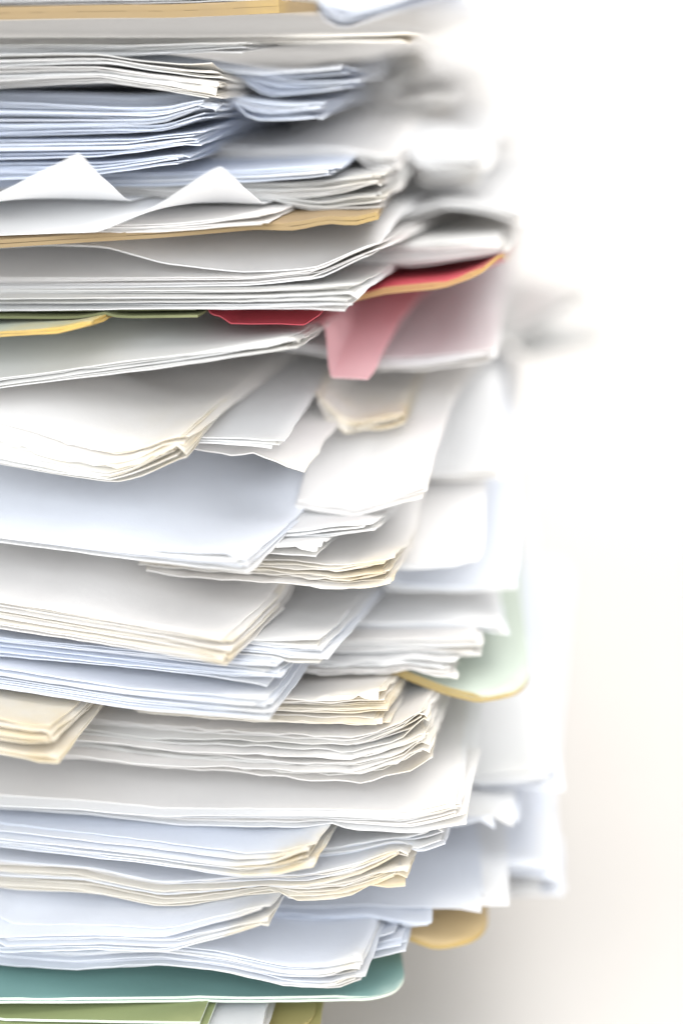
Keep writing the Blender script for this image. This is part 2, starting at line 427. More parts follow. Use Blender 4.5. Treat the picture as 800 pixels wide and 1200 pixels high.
# ---------------------------------------------------------------- the pile, from the bottom up (metres)
LAYERS = [
    {'type': 'folder', 'name': 'kraft_folder', 'yaw': 4, 'mat': 'kraft', 'label': 'olive kraft folder just below the teal folder', 'radius': 0.008, 'corner': (-0.0057, 0.006), 'bot': [(0.0765, 0.0385), (0.0, 0.0406)], 'body': (0.0425, 0.0852)},
    {'yaw': 6, 'n': 6, 'mat': ['warm', 'white'], 'label': 'white sheet lying between the kraft folder and the teal folder', 'thick': 0.00026, 'corner': (-0.0196, 0.0), 'bot': [(0.0619, 0.042), (0.0, 0.0446)], 'top': [(0.0619, 0.0444), (0.0, 0.047)], 'lift': 0.0096, 'body': (0.0445, 0.0837)},
    {'type': 'folder', 'name': 'green_folder', 'yaw': 8, 'mat': 'olive', 'label': 'olive green folder directly under the teal folder', 'edge': 'pale_edge', 'corner': (-0.0321, -0.004), 'bot': [(0.0489, 0.0451), (0.0, 0.0479)], 'body': (0.0475, 0.0825)},
    {'type': 'folder', 'name': 'teal_folder', 'yaw': -3, 'mat': 'teal', 'label': 'dark teal card folder with rounded corner near the pile bottom', 'radius': 0.011, 'edge': 'pale_edge', 'gap': 0.0002, 'setback': 0.0003, 'corner': (0.016, 0.012), 'bot': [(0.0974, 0.0503), (0.0365, 0.0488), (-0.0, 0.0485)], 'body': (0.0494, 0.0819)},
    {'yaw': 4, 'n': 3, 'mat': ['cool', 'cool', 'white'], 'label': 'bluish sheet jutting farthest out at the lower back of the pile', 'W': 0.13, 'jit': 0.005, 'yawj': 4, 'curlj': 0.002, 'thick': 0.00026, 'corner': (0.0557, 0.055), 'bot': [(0.0445, 0.0535), (0.0197, 0.0532), (-0.0, 0.0547)], 'top': [(0.0445, 0.0562), (0.0197, 0.0559), (-0.0, 0.0574)], 'body': (0.0515, 0.0799)},
    {'type': 'folder', 'name': 'tan_folder', 'yaw': 4, 'mat': 'tan', 'label': 'pale tan folder with rounded corner poking out above the teal folder', 'radius': 0.014, 'edge': 'ochre_edge', 'gap': 0.0002, 'setback': 0.0003, 'corner': (0.0362, 0.024), 'bot': [(0.0278, 0.0578), (0.0219, 0.0572), (0.0141, 0.0543), (0.0, 0.0545)], 'body': (0.0551, 0.0795)},
    {'yaw': 8, 'n': 4, 'mat': ['blue', 'cool'], 'label': 'bluish sheet poking out over the corner of the teal folder', 'curl': 0.002, 'W': 0.08, 'thick': 0.00026, 'corner': (0.014, 0.014), 'bot': [(0.0458, 0.054), (0.0142, 0.0555), (-0.0, 0.059)], 'top': [(0.0458, 0.0565), (0.0142, 0.058), (-0.0, 0.0615)], 'body': (0.057, 0.0787)},
    {'yaw': 12, 'n': 7, 'mat': ['cool', 'cool', 'white'], 'label': 'cool white sheet in the wavy bundle resting on the teal folder', 'wear': 0.5, 'thick': 0.00026, 'corner': (0.004, 0.0), 'bot': [(0.1026, 0.0537), (0.0892, 0.0538), (0.0695, 0.0544), (0.048, 0.0579), (0.0332, 0.0578), (0.0185, 0.0559), (0.0061, 0.0562), (0.0, 0.059)], 'top': [(0.1026, 0.0588), (0.0892, 0.0588), (0.0695, 0.0593), (0.048, 0.0626), (0.0332, 0.0624), (0.0185, 0.0604), (0.0061, 0.0606), (0.0, 0.0634)], 'lift': 0.0061, 'body': (0.0588, 0.0787)},
    {'yaw': 6, 'n': 3, 'mat': ['blue', 'cool'], 'label': 'bluish sheet lying across the pale tan folder', 'W': 0.08, 'thick': 0.00026, 'corner': (0.0203, 0.02), 'bot': [(0.0522, 0.0572), (0.0162, 0.0594), (0.0, 0.0615)], 'top': [(0.0522, 0.0589), (0.0162, 0.0611), (0.0, 0.0632)], 'body': (0.0618, 0.0776)},
    {'yaw': 5, 'n': 3, 'mat': ['cool', 'cool', 'white'], 'label': 'bluish sheet at the back behind the rolled edge sheets', 'W': 0.13, 'jit': 0.005, 'yawj': 4, 'curlj': 0.002, 'thick': 0.00026, 'corner': (0.0528, 0.045), 'bot': [(0.0419, 0.0656), (0.0176, 0.0643), (-0.0, 0.0632)], 'top': [(0.0419, 0.0687), (0.0176, 0.0674), (-0.0, 0.0663)], 'body': (0.0632, 0.0764)},
    {'yaw': 2, 'n': 3, 'mat': ['cool', 'cool', 'white'], 'label': 'soft bluish sheet jutting out above the pale tan folder', 'W': 0.13, 'jit': 0.005, 'yawj': 4, 'curlj': 0.002, 'thick': 0.00026, 'corner': (0.0374, 0.028), 'bot': [(0.0481, 0.0616), (0.0204, 0.0625), (-0.0, 0.0641)], 'top': [(0.0481, 0.0637), (0.0204, 0.0646), (-0.0, 0.0662)], 'body': (0.0669, 0.0764)},
    {'yaw': 14, 'n': 6, 'mat': ['cool', 'cool', 'white'], 'label': 'cool white sheet with creamy corner in the second bundle above the teal folder', 'wear': 0.8, 'curl': 0.002, 'thick': 0.00026, 'corner': (-0.0175, -0.003), 'bot': [(0.0668, 0.0596), (0.0406, 0.0633), (0.0235, 0.0645), (0.015, 0.0675), (-0.0, 0.0716)], 'top': [(0.0668, 0.0649), (0.0406, 0.0683), (0.0235, 0.0692), (0.015, 0.0721), (-0.0, 0.076)], 'body': (0.075, 0.0746)},
    {'yaw': 10, 'n': 9, 'mat': ['cream', 'warm', 'cool'], 'label': 'sheet with frayed yellowed corner in the wavy bundle under the bluish bundle', 'wear': 1.0, 'wear_r': 0.012, 'fray': 0.0006, 'curl': 0.002, 'crumple': 0.0004, 'thick': 0.00026, 'corner': (0.0144, 0.001), 'bot': [(0.1101, 0.0727), (0.0992, 0.0723), (0.0775, 0.0732), (0.0584, 0.071), (0.0457, 0.0727), (0.0249, 0.0745), (0.0126, 0.0771), (0.0, 0.0817)], 'top': [(0.1101, 0.0798), (0.0992, 0.0792), (0.0775, 0.0795), (0.0584, 0.0769), (0.0457, 0.0782), (0.0249, 0.0796), (0.0126, 0.0819), (0.0, 0.0862)], 'lift': 0.0032, 'body': (0.078, 0.0711)},
    {'yaw': 4, 'n': 3, 'mat': ['cool', 'cool', 'white'], 'label': 'bluish sheet poking out behind the broad greyish bundle', 'W': 0.13, 'jit': 0.005, 'yawj': 4, 'curlj': 0.002, 'thick': 0.00026, 'corner': (0.0411, 0.032), 'bot': [(0.0304, 0.0817), (0.0154, 0.0806), (-0.0, 0.0804)], 'top': [(0.0304, 0.0842), (0.0154, 0.0832), (-0.0, 0.083)], 'body': (0.082, 0.0701)},
    {'yaw': 9, 'n': 4, 'mat': ['cool', 'cool', 'white'], 'label': 'white sheet with its corner rolling up beside the bluish bundle', 'curl': 0.003, 'curl_r': 0.02, 'W': 0.07, 'thick': 0.00026, 'corner': (0.0241, 0.009), 'bot': [(0.0559, 0.0781), (0.0327, 0.0795), (0.0161, 0.0819), (0.0057, 0.0843), (0.0, 0.0867)], 'top': [(0.0559, 0.0806), (0.0327, 0.082), (0.0161, 0.0844), (0.0057, 0.0867), (0.0, 0.0892)], 'body': (0.0838, 0.0687)},
    {'yaw': 2, 'n': 3, 'mat': ['cool', 'white'], 'label': 'pale sheet with square corner jutting out below the pale green folder', 'W': 0.13, 'jit': 0.005, 'yawj': 4, 'curlj': 0.002, 'thick': 0.00026, 'corner': (0.0554, 0.045), 'bot': [(0.0444, 0.0868), (0.0202, 0.0863), (-0.0, 0.087)], 'top': [(0.0444, 0.0886), (0.0202, 0.088), (-0.0, 0.0888)], 'body': (0.0856, 0.0678)},
    {'yaw': 14, 'n': 7, 'mat': ['blue', 'cool', 'cool'], 'label': 'bluish white sheet with a torn creamy tip below the broad greyish bundle', 'wear': 1.1, 'wear_r': 0.014, 'curl': 0.004, 'curl_r': 0.012, 'fray': 0.0005, 'thick': 0.00026, 'corner': (-0.0063, -0.004), 'bot': [(0.0899, 0.0842), (0.0787, 0.0837), (0.0394, 0.0836), (0.0172, 0.0829), (0.0078, 0.0841), (-0.0, 0.0868)], 'top': [(0.0899, 0.0892), (0.0787, 0.0887), (0.0394, 0.0886), (0.0172, 0.0881), (0.0078, 0.0893), (-0.0, 0.0919)], 'body': (0.0896, 0.0678)},
    {'yaw': 8, 'n': 6, 'mat': ['warm', 'white'], 'label': 'broad off-white sheet lying under the crinkled bundle', 'wear': 0.35, 'thick': 0.00026, 'corner': (0.0282, 0.004), 'bot': [(0.1237, 0.0915), (0.1129, 0.0913), (0.0914, 0.0911), (0.0702, 0.09), (0.0326, 0.0916), (0.0122, 0.0916), (0.0, 0.0949)], 'top': [(0.1237, 0.0948), (0.1129, 0.0947), (0.0914, 0.0947), (0.0702, 0.0938), (0.0326, 0.0957), (0.0122, 0.0959), (0.0, 0.0994)], 'body': (0.1036, 0.0654)},
    {'yaw': 10, 'n': 11, 'mat': ['grey', 'warm', 'grey', 'warm'], 'label': 'crinkled greyish sheet in the ragged bundle under the pale green folder', 'wear': 0.5, 'fray': 0.0008, 'crumple': 0.0009, 'ripple': 0.0008, 'curlj': 0.001, 'yawj': 1.5, 'thick': 0.00026, 'corner': (0.0198, 0.005), 'bot': [(0.1144, 0.1035), (0.0837, 0.1039), (0.0622, 0.1026), (0.0347, 0.1024), (0.016, 0.1027), (0.0057, 0.1056), (-0.0, 0.1095)], 'top': [(0.1144, 0.1115), (0.0837, 0.1124), (0.0622, 0.1116), (0.0347, 0.1119), (0.016, 0.1125), (0.0057, 0.1156), (-0.0, 0.1196)], 'body': (0.1109, 0.0604)},
    {'yaw': 12, 'n': 6, 'mat': ['cream', 'warm'], 'label': 'cream sheet with worn yellow corner beside the pale green folder', 'wear': 1.0, 'wear_r': 0.012, 'curl': 0.002, 'crumple': 0.0004, 'W': 0.06, 'thick': 0.00026, 'corner': (0.0099, 0.006), 'bot': [(0.0526, 0.1152), (0.0312, 0.1152), (0.0143, 0.1157), (0.0, 0.1168)], 'top': [(0.0526, 0.1211), (0.0312, 0.1215), (0.0143, 0.1223), (0.0, 0.1237)], 'body': (0.1159, 0.0569)},
    {'yaw': 16, 'n': 7, 'mat': ['cream', 'warm'], 'label': 'cream sheet with dog-eared yellow corner in the short bundle bent downwards', 'wear': 1.2, 'wear_r': 0.016, 'curl': -0.002, 'curlj': 0.001, 'lam': 0.02, 'thick': 0.00026, 'corner': (-0.0657, -0.01), 'bot': [(0.0268, 0.1152), (0.0137, 0.1154), (0.0051, 0.1149), (-0.0, 0.1156)], 'top': [(0.0268, 0.1231), (0.0137, 0.1227), (0.0051, 0.1218), (-0.0, 0.1223)], 'lift': 0.0016, 'body': (0.1185, 0.0569)},
    {'type': 'folder', 'name': 'pale_green_folder', 'yaw': 3, 'mat': 'green', 'label': 'pale green folder with ochre edge and rounded corner', 'radius': 0.016, 'edge': 'ochre_edge', 'wear': 0.2, 'thick': 0.0009, 'D': 0.1, 'gap': 0.0002, 'setback': 0.0003, 'corner': (0.0471, 0.023), 'bot': [(0.0387, 0.1229), (0.0324, 0.1215), (0.0218, 0.1175), (0.0134, 0.1157), (-0.0, 0.116)], 'body': (0.1215, 0.0565)},
    {'yaw': 2, 'n': 4, 'mat': ['warm', 'white'], 'label': 'white sheet with jagged torn edge on the pale green folder', 'fray': 0.0016, 'crumple': 0.0006, 'W': 0.07, 'thick': 0.00026, 'corner': (0.0272, 0.021), 'bot': [(0.0483, 0.1241), (0.023, 0.1237), (0.0105, 0.1245), (0.0, 0.123)], 'top': [(0.0483, 0.1266), (0.023, 0.1263), (0.0105, 0.127), (0.0, 0.1255)], 'body': (0.1234, 0.0543)},
    {'yaw': 15, 'n': 6, 'mat': ['cool', 'cool', 'white'], 'label': 'white sheet in the bundle right above the cream dog-eared bundle', 'wear': 0.3, 'thick': 0.00026, 'corner': (-0.0173, -0.008), 'bot': [(0.0778, 0.1252), (0.0666, 0.1248), (0.034, 0.1231), (-0.0, 0.1229)], 'top': [(0.0778, 0.1297), (0.0666, 0.1293), (0.034, 0.1277), (-0.0, 0.1276)], 'lift': 0.0025, 'body': (0.1252, 0.0543)},
    {'yaw': 2, 'n': 6, 'mat': ['warm', 'white'], 'label': 'white sheet with square corner lying on the pale green folder', 'wear': 0.3, 'W': 0.09, 'thick': 0.00026, 'corner': (0.0336, 0.025), 'bot': [(0.0654, 0.1263), (0.0336, 0.1259), (0.0124, 0.1261), (0.0, 0.1262)], 'top': [(0.0654, 0.131), (0.0336, 0.1305), (0.0124, 0.1307), (0.0, 0.1309)], 'body': (0.1278, 0.0533)},
    {'yaw': 0, 'n': 2, 'mat': ['white', 'cool'], 'label': 'white sheet hanging slightly beyond the pale green folder bundle', 'W': 0.13, 'thick': 0.00026, 'corner': (0.0409, 0.034), 'bot': [(0.0301, 0.1301), (0.0129, 0.1297), (-0.0, 0.1297)], 'top': [(0.0301, 0.1318), (0.0129, 0.1314), (-0.0, 0.1314)], 'body': (0.1303, 0.0519)},
    {'yaw': 15, 'n': 6, 'mat': ['blue', 'cool'], 'label': 'bluish white sheet under the cream edged bundle', 'wear': 0.2, 'thick': 0.00026, 'corner': (-0.0154, -0.005), 'bot': [(0.0805, 0.1318), (0.0692, 0.1313), (0.0256, 0.131), (-0.0, 0.1305)], 'top': [(0.0805, 0.1359), (0.0692, 0.1354), (0.0256, 0.1348), (-0.0, 0.1341)], 'lift': 0.0032, 'body': (0.1314, 0.0515)},
    {'yaw': 15, 'n': 5, 'mat': ['cool', 'cool', 'white'], 'label': 'white sheet in the stepped bundle beside the cream edged bundle', 'wear': 0.3, 'W': 0.055, 'thick': 0.00026, 'corner': (-0.0036, -0.003), 'bot': [(0.0492, 0.1318), (0.0255, 0.1328), (-0.0, 0.1334)], 'top': [(0.0492, 0.1363), (0.0255, 0.1374), (-0.0, 0.1382)], 'body': (0.1341, 0.0507)},
    {'yaw': 5, 'n': 2, 'mat': ['white', 'cool'], 'label': 'cool white sheet jutting out behind the pale green folder', 'W': 0.05, 'D': 0.12, 'lam': 0.036, 'thick': 0.00026, 'corner': (0.044, 0.04), 'bot': [(0.0332, 0.1378), (0.0135, 0.1379), (-0.0, 0.1391)], 'top': [(0.0332, 0.1389), (0.0135, 0.139), (-0.0, 0.1402)], 'body': (0.1707, 0.0486)},
    {'yaw': 19, 'n': 8, 'mat': ['cream', 'warm', 'warm'], 'label': 'cream edged sheet with grey upper face below the bright white bundle', 'wear': 0.8, 'wear_r': 0.006, 'thick': 0.00026, 'corner': (-0.0258, -0.01), 'bot': [(0.0706, 0.1389), (0.059, 0.1387), (0.0276, 0.1377), (-0.0, 0.137)], 'top': [(0.0706, 0.1459), (0.059, 0.1455), (0.0276, 0.144), (-0.0, 0.1428)], 'lift': 0.0125, 'body': (0.1421, 0.0486)},
    {'yaw': 5, 'n': 2, 'mat': ['warm', 'white'], 'label': 'warm white sheet with rounded corner hanging above the pale green folder', 'radius': 0.006, 'W': 0.036, 'D': 0.12, 'lam': 0.032, 'thick': 0.00026, 'corner': (0.0346, 0.03), 'bot': [(0.039, 0.1466), (0.0132, 0.1464), (-0.0, 0.1476)], 'top': [(0.039, 0.1477), (0.0132, 0.1475), (-0.0, 0.1487)], 'body': (0.1802, 0.0455)},
    {'yaw': 12, 'n': 7, 'mat': ['cream', 'warm'], 'label': 'yellowed sheet in the thin frayed bundle beside the bright white bundle', 'wear': 1.0, 'fray': 0.0008, 'crumple': 0.0005, 'curl': 0.001, 'W': 0.06, 'thick': 0.00026, 'corner': (0.0113, 0.005), 'bot': [(0.0539, 0.1493), (0.0262, 0.1491), (0.0116, 0.1484), (0.0, 0.1503)], 'top': [(0.0539, 0.1543), (0.0262, 0.1542), (0.0116, 0.1536), (0.0, 0.1556)], 'body': (0.151, 0.0445)},
    {'yaw': 14, 'n': 3, 'mat': ['warm', 'white'], 'label': 'white sheet with short corner stepping out beside the bright white bundle', 'W': 0.06, 'thick': 0.00026, 'corner': (-0.0048, 0.003), 'bot': [(0.0373, 0.156), (0.0159, 0.1571), (0.0, 0.1582)], 'top': [(0.0373, 0.1581), (0.0159, 0.1591), (0.0, 0.1602)], 'body': (0.1544, 0.0428)},
    {'yaw': 12, 'n': 3, 'mat': ['warm', 'white'], 'label': 'white sheet stepping out over the thin frayed bundle', 'W': 0.07, 'thick': 0.00026, 'corner': (0.0065, 0.008), 'bot': [(0.0384, 0.1583), (0.0193, 0.1589), (0.0, 0.1621)], 'top': [(0.0384, 0.1601), (0.0193, 0.1608), (0.0, 0.1639)], 'body': (0.1569, 0.0421)},
    {'yaw': 20, 'n': 5, 'mat': ['white', 'cool'], 'label': 'bright white sheet with smooth blue edge under the bent sheets', 'wear': 0.15, 'ripple': 0.0001, 'thick': 0.00026, 'corner': (-0.0227, -0.01), 'bot': [(0.075, 0.1592), (0.0632, 0.1584), (0.0313, 0.1578), (0.0116, 0.1579), (-0.0, 0.1583)], 'top': [(0.075, 0.1619), (0.0632, 0.1612), (0.0313, 0.1607), (0.0116, 0.161), (-0.0, 0.1614)], 'lift': 0.0171, 'body': (0.162, 0.0414)},
    {'yaw': 4, 'n': 2, 'mat': ['white', 'warm'], 'label': 'pale sheet leaning over the back of the drooping sheets', 'W': 0.05, 'D': 0.12, 'lam': 0.03, 'thick': 0.00026, 'corner': (0.0414, 0.046), 'bot': [(0.0238, 0.1656), (0.0128, 0.1653), (-0.0, 0.1668)], 'top': [(0.0238, 0.1667), (0.0128, 0.1664), (-0.0, 0.1679)], 'body': (0.1795, 0.0384)},
    {'yaw': 16, 'n': 2, 'mat': ['warm', 'white'], 'label': 'warm white sheet bent down behind the torn sheet', 'lam': 0.02, 'W': 0.032, 'thick': 0.00026, 'corner': (0.0207, 0.016), 'bot': [(0.0549, 0.1695), (0.037, 0.1644), (0.0172, 0.1628), (0.0, 0.1686)], 'top': [(0.0549, 0.1708), (0.037, 0.1656), (0.0172, 0.1641), (0.0, 0.1698)], 'body': (0.1854, 0.038)},
    {'yaw': 16, 'n': 1, 'mat': ['warm', 'white'], 'label': 'single white sheet with torn wavy edge', 'fray': 0.0012, 'wear': 0.5, 'W': 0.12, 'lam': 0.03, 'thick': 0.00026, 'corner': (-0.0097, 0.005), 'bot': [(0.0439, 0.1812), (0.0306, 0.1812), (0.0175, 0.18), (0.0132, 0.1814), (0.0047, 0.1785), (0.0, 0.178)], 'top': [(0.0439, 0.1812), (0.0306, 0.1812), (0.0175, 0.18), (0.0132, 0.1814), (0.0047, 0.1785), (0.0, 0.178)], 'body': (0.1859, 0.0352)},
    {'yaw': 14, 'n': 3, 'mat': ['warm', 'white'], 'label': 'white sheet lying just over the torn wavy sheet', 'W': 0.12, 'lam': 0.03, 'thick': 0.00026, 'corner': (-0.0149, 0.004), 'bot': [(0.0442, 0.1828), (0.0118, 0.1831), (0.0, 0.1827)], 'top': [(0.0442, 0.1844), (0.0118, 0.1847), (0.0, 0.1843)], 'body': (0.1909, 0.0344)},
    {'yaw': -12, 'n': 3, 'mat': ['grey'], 'label': 'greyish sheet sticking out far at the back of the pile', 'thick': 0.00026, 'corner': (0.0786, 0.13), 'bot': [(0.0545, 0.1789), (0.0282, 0.1817), (-0.0, 0.187)], 'top': [(0.0545, 0.1814), (0.0282, 0.1842), (-0.0, 0.1896)], 'body': (0.1807, 0.0316)},
    {'yaw': 8, 'n': 3, 'mat': ['cream', 'warm'], 'label': 'brown stained sheet with worn corner behind the torn sheet', 'wear': 1.2, 'wear_r': 0.015, 'crumple': 0.0006, 'W': 0.02, 'thick': 0.00026, 'corner': (0.0153, 0.029), 'bot': [(0.0482, 0.1814), (0.0155, 0.1802), (0.0069, 0.1815), (-0.0, 0.1832)], 'top': [(0.0482, 0.1844), (0.0155, 0.1832), (0.0069, 0.1845), (-0.0, 0.1862)], 'body': (0.1821, 0.0316)},
    {'yaw': 18, 'n': 8, 'mat': ['white', 'grey', 'warm'], 'label': 'white sheet with bent up corner and yellow chip under the rising sheet', 'wear': 0.7, 'wear_r': 0.02, 'lam': 0.05, 'thick': 0.00026, 'corner': (-0.037, -0.003), 'bot': [(0.059, 0.1783), (0.0474, 0.1773), (0.0316, 0.1758), (0.0172, 0.175), (0.0106, 0.1773), (0.0052, 0.1801), (-0.0, 0.1829)], 'top': [(0.059, 0.1853), (0.0474, 0.1838), (0.0316, 0.1816), (0.0172, 0.1802), (0.0106, 0.1822), (0.0052, 0.1847), (-0.0, 0.1873)], 'lift': 0.0069, 'body': (0.191, 0.0316)},
    {'yaw': -15, 'n': 3, 'mat': ['grey'], 'label': 'greyish sheet rising out at the back of the pile', 'thick': 0.00026, 'corner': (0.0722, 0.11), 'bot': [(0.0495, 0.1853), (0.0238, 0.1915), (-0.0, 0.2024)], 'top': [(0.0495, 0.1877), (0.0238, 0.1939), (-0.0, 0.2049)], 'body': (0.1948, 0.0268)},
    {'yaw': 6, 'n': 4, 'mat': ['white', 'warm'], 'label': 'white sheet jutting out beside the pink paper tab', 'W': 0.08, 'thick': 0.00026, 'corner': (0.0379, 0.034), 'bot': [(0.0315, 0.1949), (0.0164, 0.1956), (0.0, 0.1981)], 'top': [(0.0315, 0.1979), (0.0164, 0.1987), (0.0, 0.2011)], 'body': (0.1999, 0.0268)},
    {'yaw': 10, 'n': 4, 'mat': ['grey', 'white'], 'label': 'greyish sheet rising towards its corner below the red paper', 'wear': 0.15, 'ripple': 0.0006, 'thick': 0.00026, 'corner': (-0.0109, -0.005), 'bot': [(0.0887, 0.1929), (0.0715, 0.1964), (0.0337, 0.2022), (-0.0, 0.2077)], 'top': [(0.0887, 0.1958), (0.0715, 0.1991), (0.0337, 0.2046), (-0.0, 0.2096)], 'lift': 0.0088, 'body': (0.2058, 0.0252)},
    {'yaw': 18, 'n': 1, 'mat': ['pink'], 'label': 'pink paper tab hanging below the white bundle', 'lam': 0.028, 'W': 0.021, 'D': 0.06, 'wear': 0.1, 'ripple': 0.0001, 'thick': 0.00026, 'corner': (0.0063, 0.023), 'bot': [(0.0232, 0.1958), (0.0066, 0.1957), (0.0, 0.1959)], 'top': [(0.0232, 0.1958), (0.0066, 0.1957), (0.0, 0.1959)], 'body': (0.2111, 0.0228)},
    {'type': 'folder', 'name': 'torn_folder', 'yaw': 14, 'mat': 'green', 'label': 'small pale green folder with torn yellow edge', 'edge': 'manila_edge', 'fray': 0.001, 'wear': 1.2, 'wear_r': 0.02, 'gap': 0.0002, 'setback': 0.0003, 'corner': (-0.0583, -0.004), 'bot': [(0.0335, 0.2083), (0.0227, 0.2098), (0.0076, 0.2112), (-0.0, 0.2134)], 'body': (0.2121, 0.0215)},
    {'type': 'folder', 'name': 'olive_folder', 'yaw': 10, 'mat': 'dark_olive', 'label': 'dark olive folder above the torn yellow edge', 'corner': (-0.0338, 0.003), 'bot': [(0.0598, 0.2121), (0.0276, 0.213), (-0.0, 0.2141)], 'body': (0.214, 0.0209)},
    {'yaw': 10, 'n': 1, 'mat': ['red'], 'label': 'thin red sheet showing under the flat white bundle', 'W': 0.03, 'D': 0.08, 'wear': 0, 'lam': 0.02, 'thick': 0.00026, 'corner': (-0.0057, 0.006), 'bot': [(0.0241, 0.213), (0.0216, 0.2114), (0.0037, 0.2117), (0.0, 0.2141)], 'top': [(0.0241, 0.213), (0.0216, 0.2114), (0.0037, 0.2117), (0.0, 0.2141)], 'body': (0.2159, 0.0204)},
    {'type': 'folder', 'name': 'red_folder', 'yaw': 6, 'mat': 'red', 'label': 'red folder with tan edge poking out under the greyish bundle', 'edge': 'rust_edge', 'radius': 0.004, 'thick': 0.0008, 'gap': 0.0002, 'setback': 0.0003, 'corner': (0.0395, 0.018), 'bot': [(0.044, 0.2127), (0.0366, 0.215), (0.0292, 0.217), (0.0146, 0.2186), (0.0062, 0.2217), (0.0, 0.2263)], 'body': (0.2166, 0.0202)},
    {'yaw': 14, 'n': 4, 'mat': ['white', 'grey'], 'label': 'white sheet in the flat bundle over the red paper', 'ripple': 0.0001, 'thick': 0.00026, 'corner': (0.0024, -0.005), 'bot': [(0.0991, 0.2129), (0.0273, 0.2162), (-0.0, 0.2183)], 'top': [(0.0991, 0.2179), (0.0273, 0.2204), (-0.0, 0.2223)], 'lift': 0.0024, 'body': (0.221, 0.0196)},
    {'yaw': 8, 'n': 8, 'mat': ['grey', 'warm', 'grey'], 'label': 'greyish sheet on the red folder', 'W': 0.13, 'thick': 0.00026, 'corner': (0.0405, 0.03), 'bot': [(0.0453, 0.2189), (0.0344, 0.2204), (0.015, 0.2233), (-0.0, 0.2255)], 'top': [(0.0453, 0.2262), (0.0344, 0.2267), (0.015, 0.2277), (-0.0, 0.2285)], 'body': (0.2232, 0.0171)},
    {'yaw': 14, 'n': 3, 'mat': ['white', 'warm'], 'label': 'white sheet in the curved bundle under the manila folder', 'ripple': 0.0001, 'thick': 0.00026, 'corner': (0.0072, -0.001), 'bot': [(0.1052, 0.2179), (0.0283, 0.2214), (0.0115, 0.2236), (-0.0, 0.2291)], 'top': [(0.1052, 0.2201), (0.0283, 0.2231), (0.0115, 0.2252), (-0.0, 0.2307)], 'lift': 0.002, 'body': (0.2293, 0.0163)},
    {'yaw': 8, 'n': 3, 'mat': ['warm', 'white'], 'label': 'pale sheet with drooping corner above the greyish bundle', 'W': 0.13, 'thick': 0.00026, 'corner': (0.0454, 0.046), 'bot': [(0.0459, 0.2258), (0.019, 0.2356), (0.0079, 0.2342), (-0.0, 0.2317)], 'top': [(0.0459, 0.2272), (0.019, 0.2369), (0.0079, 0.2355), (-0.0, 0.233)], 'body': (0.2317, 0.0142)},
    {'yaw': 12, 'n': 1, 'mat': ['white'], 'label': 'white sheet with wavy edge directly under the lower manila folder', 'lam': 0.025, 'thick': 0.00026, 'corner': (0.0076, 0.0005), 'bot': [(0.1043, 0.2281), (0.0799, 0.2294), (0.0658, 0.2293), (0.0518, 0.226), (0.0327, 0.2242), (0.0119, 0.2252), (0.0, 0.2301)], 'top': [(0.1043, 0.2281), (0.0799, 0.2294), (0.0658, 0.2293), (0.0518, 0.226), (0.0327, 0.2242), (0.0119, 0.2252), (0.0, 0.2301)], 'lift': 0.0009, 'body': (0.2348, 0.0135)},
    {'type': 'folder', 'name': 'manila_folder', 'yaw': 3, 'mat': 'manila', 'label': 'lower brown manila folder beneath the turned up white corners', 'edge': 'manila_edge', 'thick': 0.0009, 'lam': 0.02, 'D': 0.18, 'gap': 0.0002, 'setback': 0.0003, 'corner': (0.0086, 0.0), 'bot': [(0.0998, 0.2296), (0.0896, 0.2302), (0.0529, 0.2327), (0.0287, 0.235), (0.0197, 0.2347), (0.0116, 0.2365), (0.0056, 0.2358), (0.0, 0.2376)], 'body': (0.2358, 0.0127)},
    {'yaw': 14, 'n': 4, 'mat': ['warm', 'white'], 'label': 'white sheet lying flat on the manila folder', 'thick': 0.00026, 'corner': (-0.0175, -0.003), 'bot': [(0.078, 0.2303), (0.0668, 0.2309), (0.0277, 0.2338), (0.0108, 0.2358), (-0.0, 0.2369)], 'top': [(0.078, 0.2316), (0.0668, 0.2321), (0.0277, 0.235), (0.0108, 0.237), (-0.0, 0.2381)], 'body': (0.2377, 0.0122)},
    {'yaw': 18, 'n': 1, 'mat': ['white'], 'label': 'white sheet with its pointed corner turned up beside the flat bundle', 'lam': 0.026, 'flap': True, 'radius': 0.004, 'ripple': 0.0001, 'thick': 0.00026, 'corner': (-0.0261, -0.012), 'bot': [(0.0925, 0.2319), (0.0578, 0.2331), (0.0311, 0.2349), (0.016, 0.2415), (0.0054, 0.2487), (-0.0, 0.2511)], 'top': [(0.0925, 0.2319), (0.0578, 0.2331), (0.0311, 0.2349), (0.016, 0.2415), (0.0054, 0.2487), (-0.0, 0.2511)], 'body': (0.2395, 0.0121)},
    {'yaw': 18, 'n': 1, 'mat': ['white'], 'label': 'white sheet with blunt corner turned up at the manila folder', 'lam': 0.026, 'flap': True, 'radius': 0.004, 'ripple': 0.0001, 'thick': 0.00026, 'corner': (-0.0611, -0.012), 'bot': [(0.0525, 0.2361), (0.032, 0.2396), (0.0187, 0.2448), (0.0078, 0.2498), (-0.0, 0.2527)], 'top': [(0.0525, 0.2361), (0.032, 0.2396), (0.0187, 0.2448), (0.0078, 0.2498), (-0.0, 0.2527)], 'body': (0.2402, 0.012)},
    {'yaw': 10, 'n': 5, 'mat': ['warm', 'white'], 'label': 'warm white sheet far back beside the blue bundles', 'jit': 0.004, 'W': 0.04, 'thick': 0.00026, 'corner': (0.0287, 0.08), 'bot': [(0.0292, 0.2362), (0.01, 0.2373), (0.0, 0.2398)], 'top': [(0.0292, 0.2505), (0.01, 0.2514), (0.0, 0.2539)], 'body': (0.2409, 0.0116)},
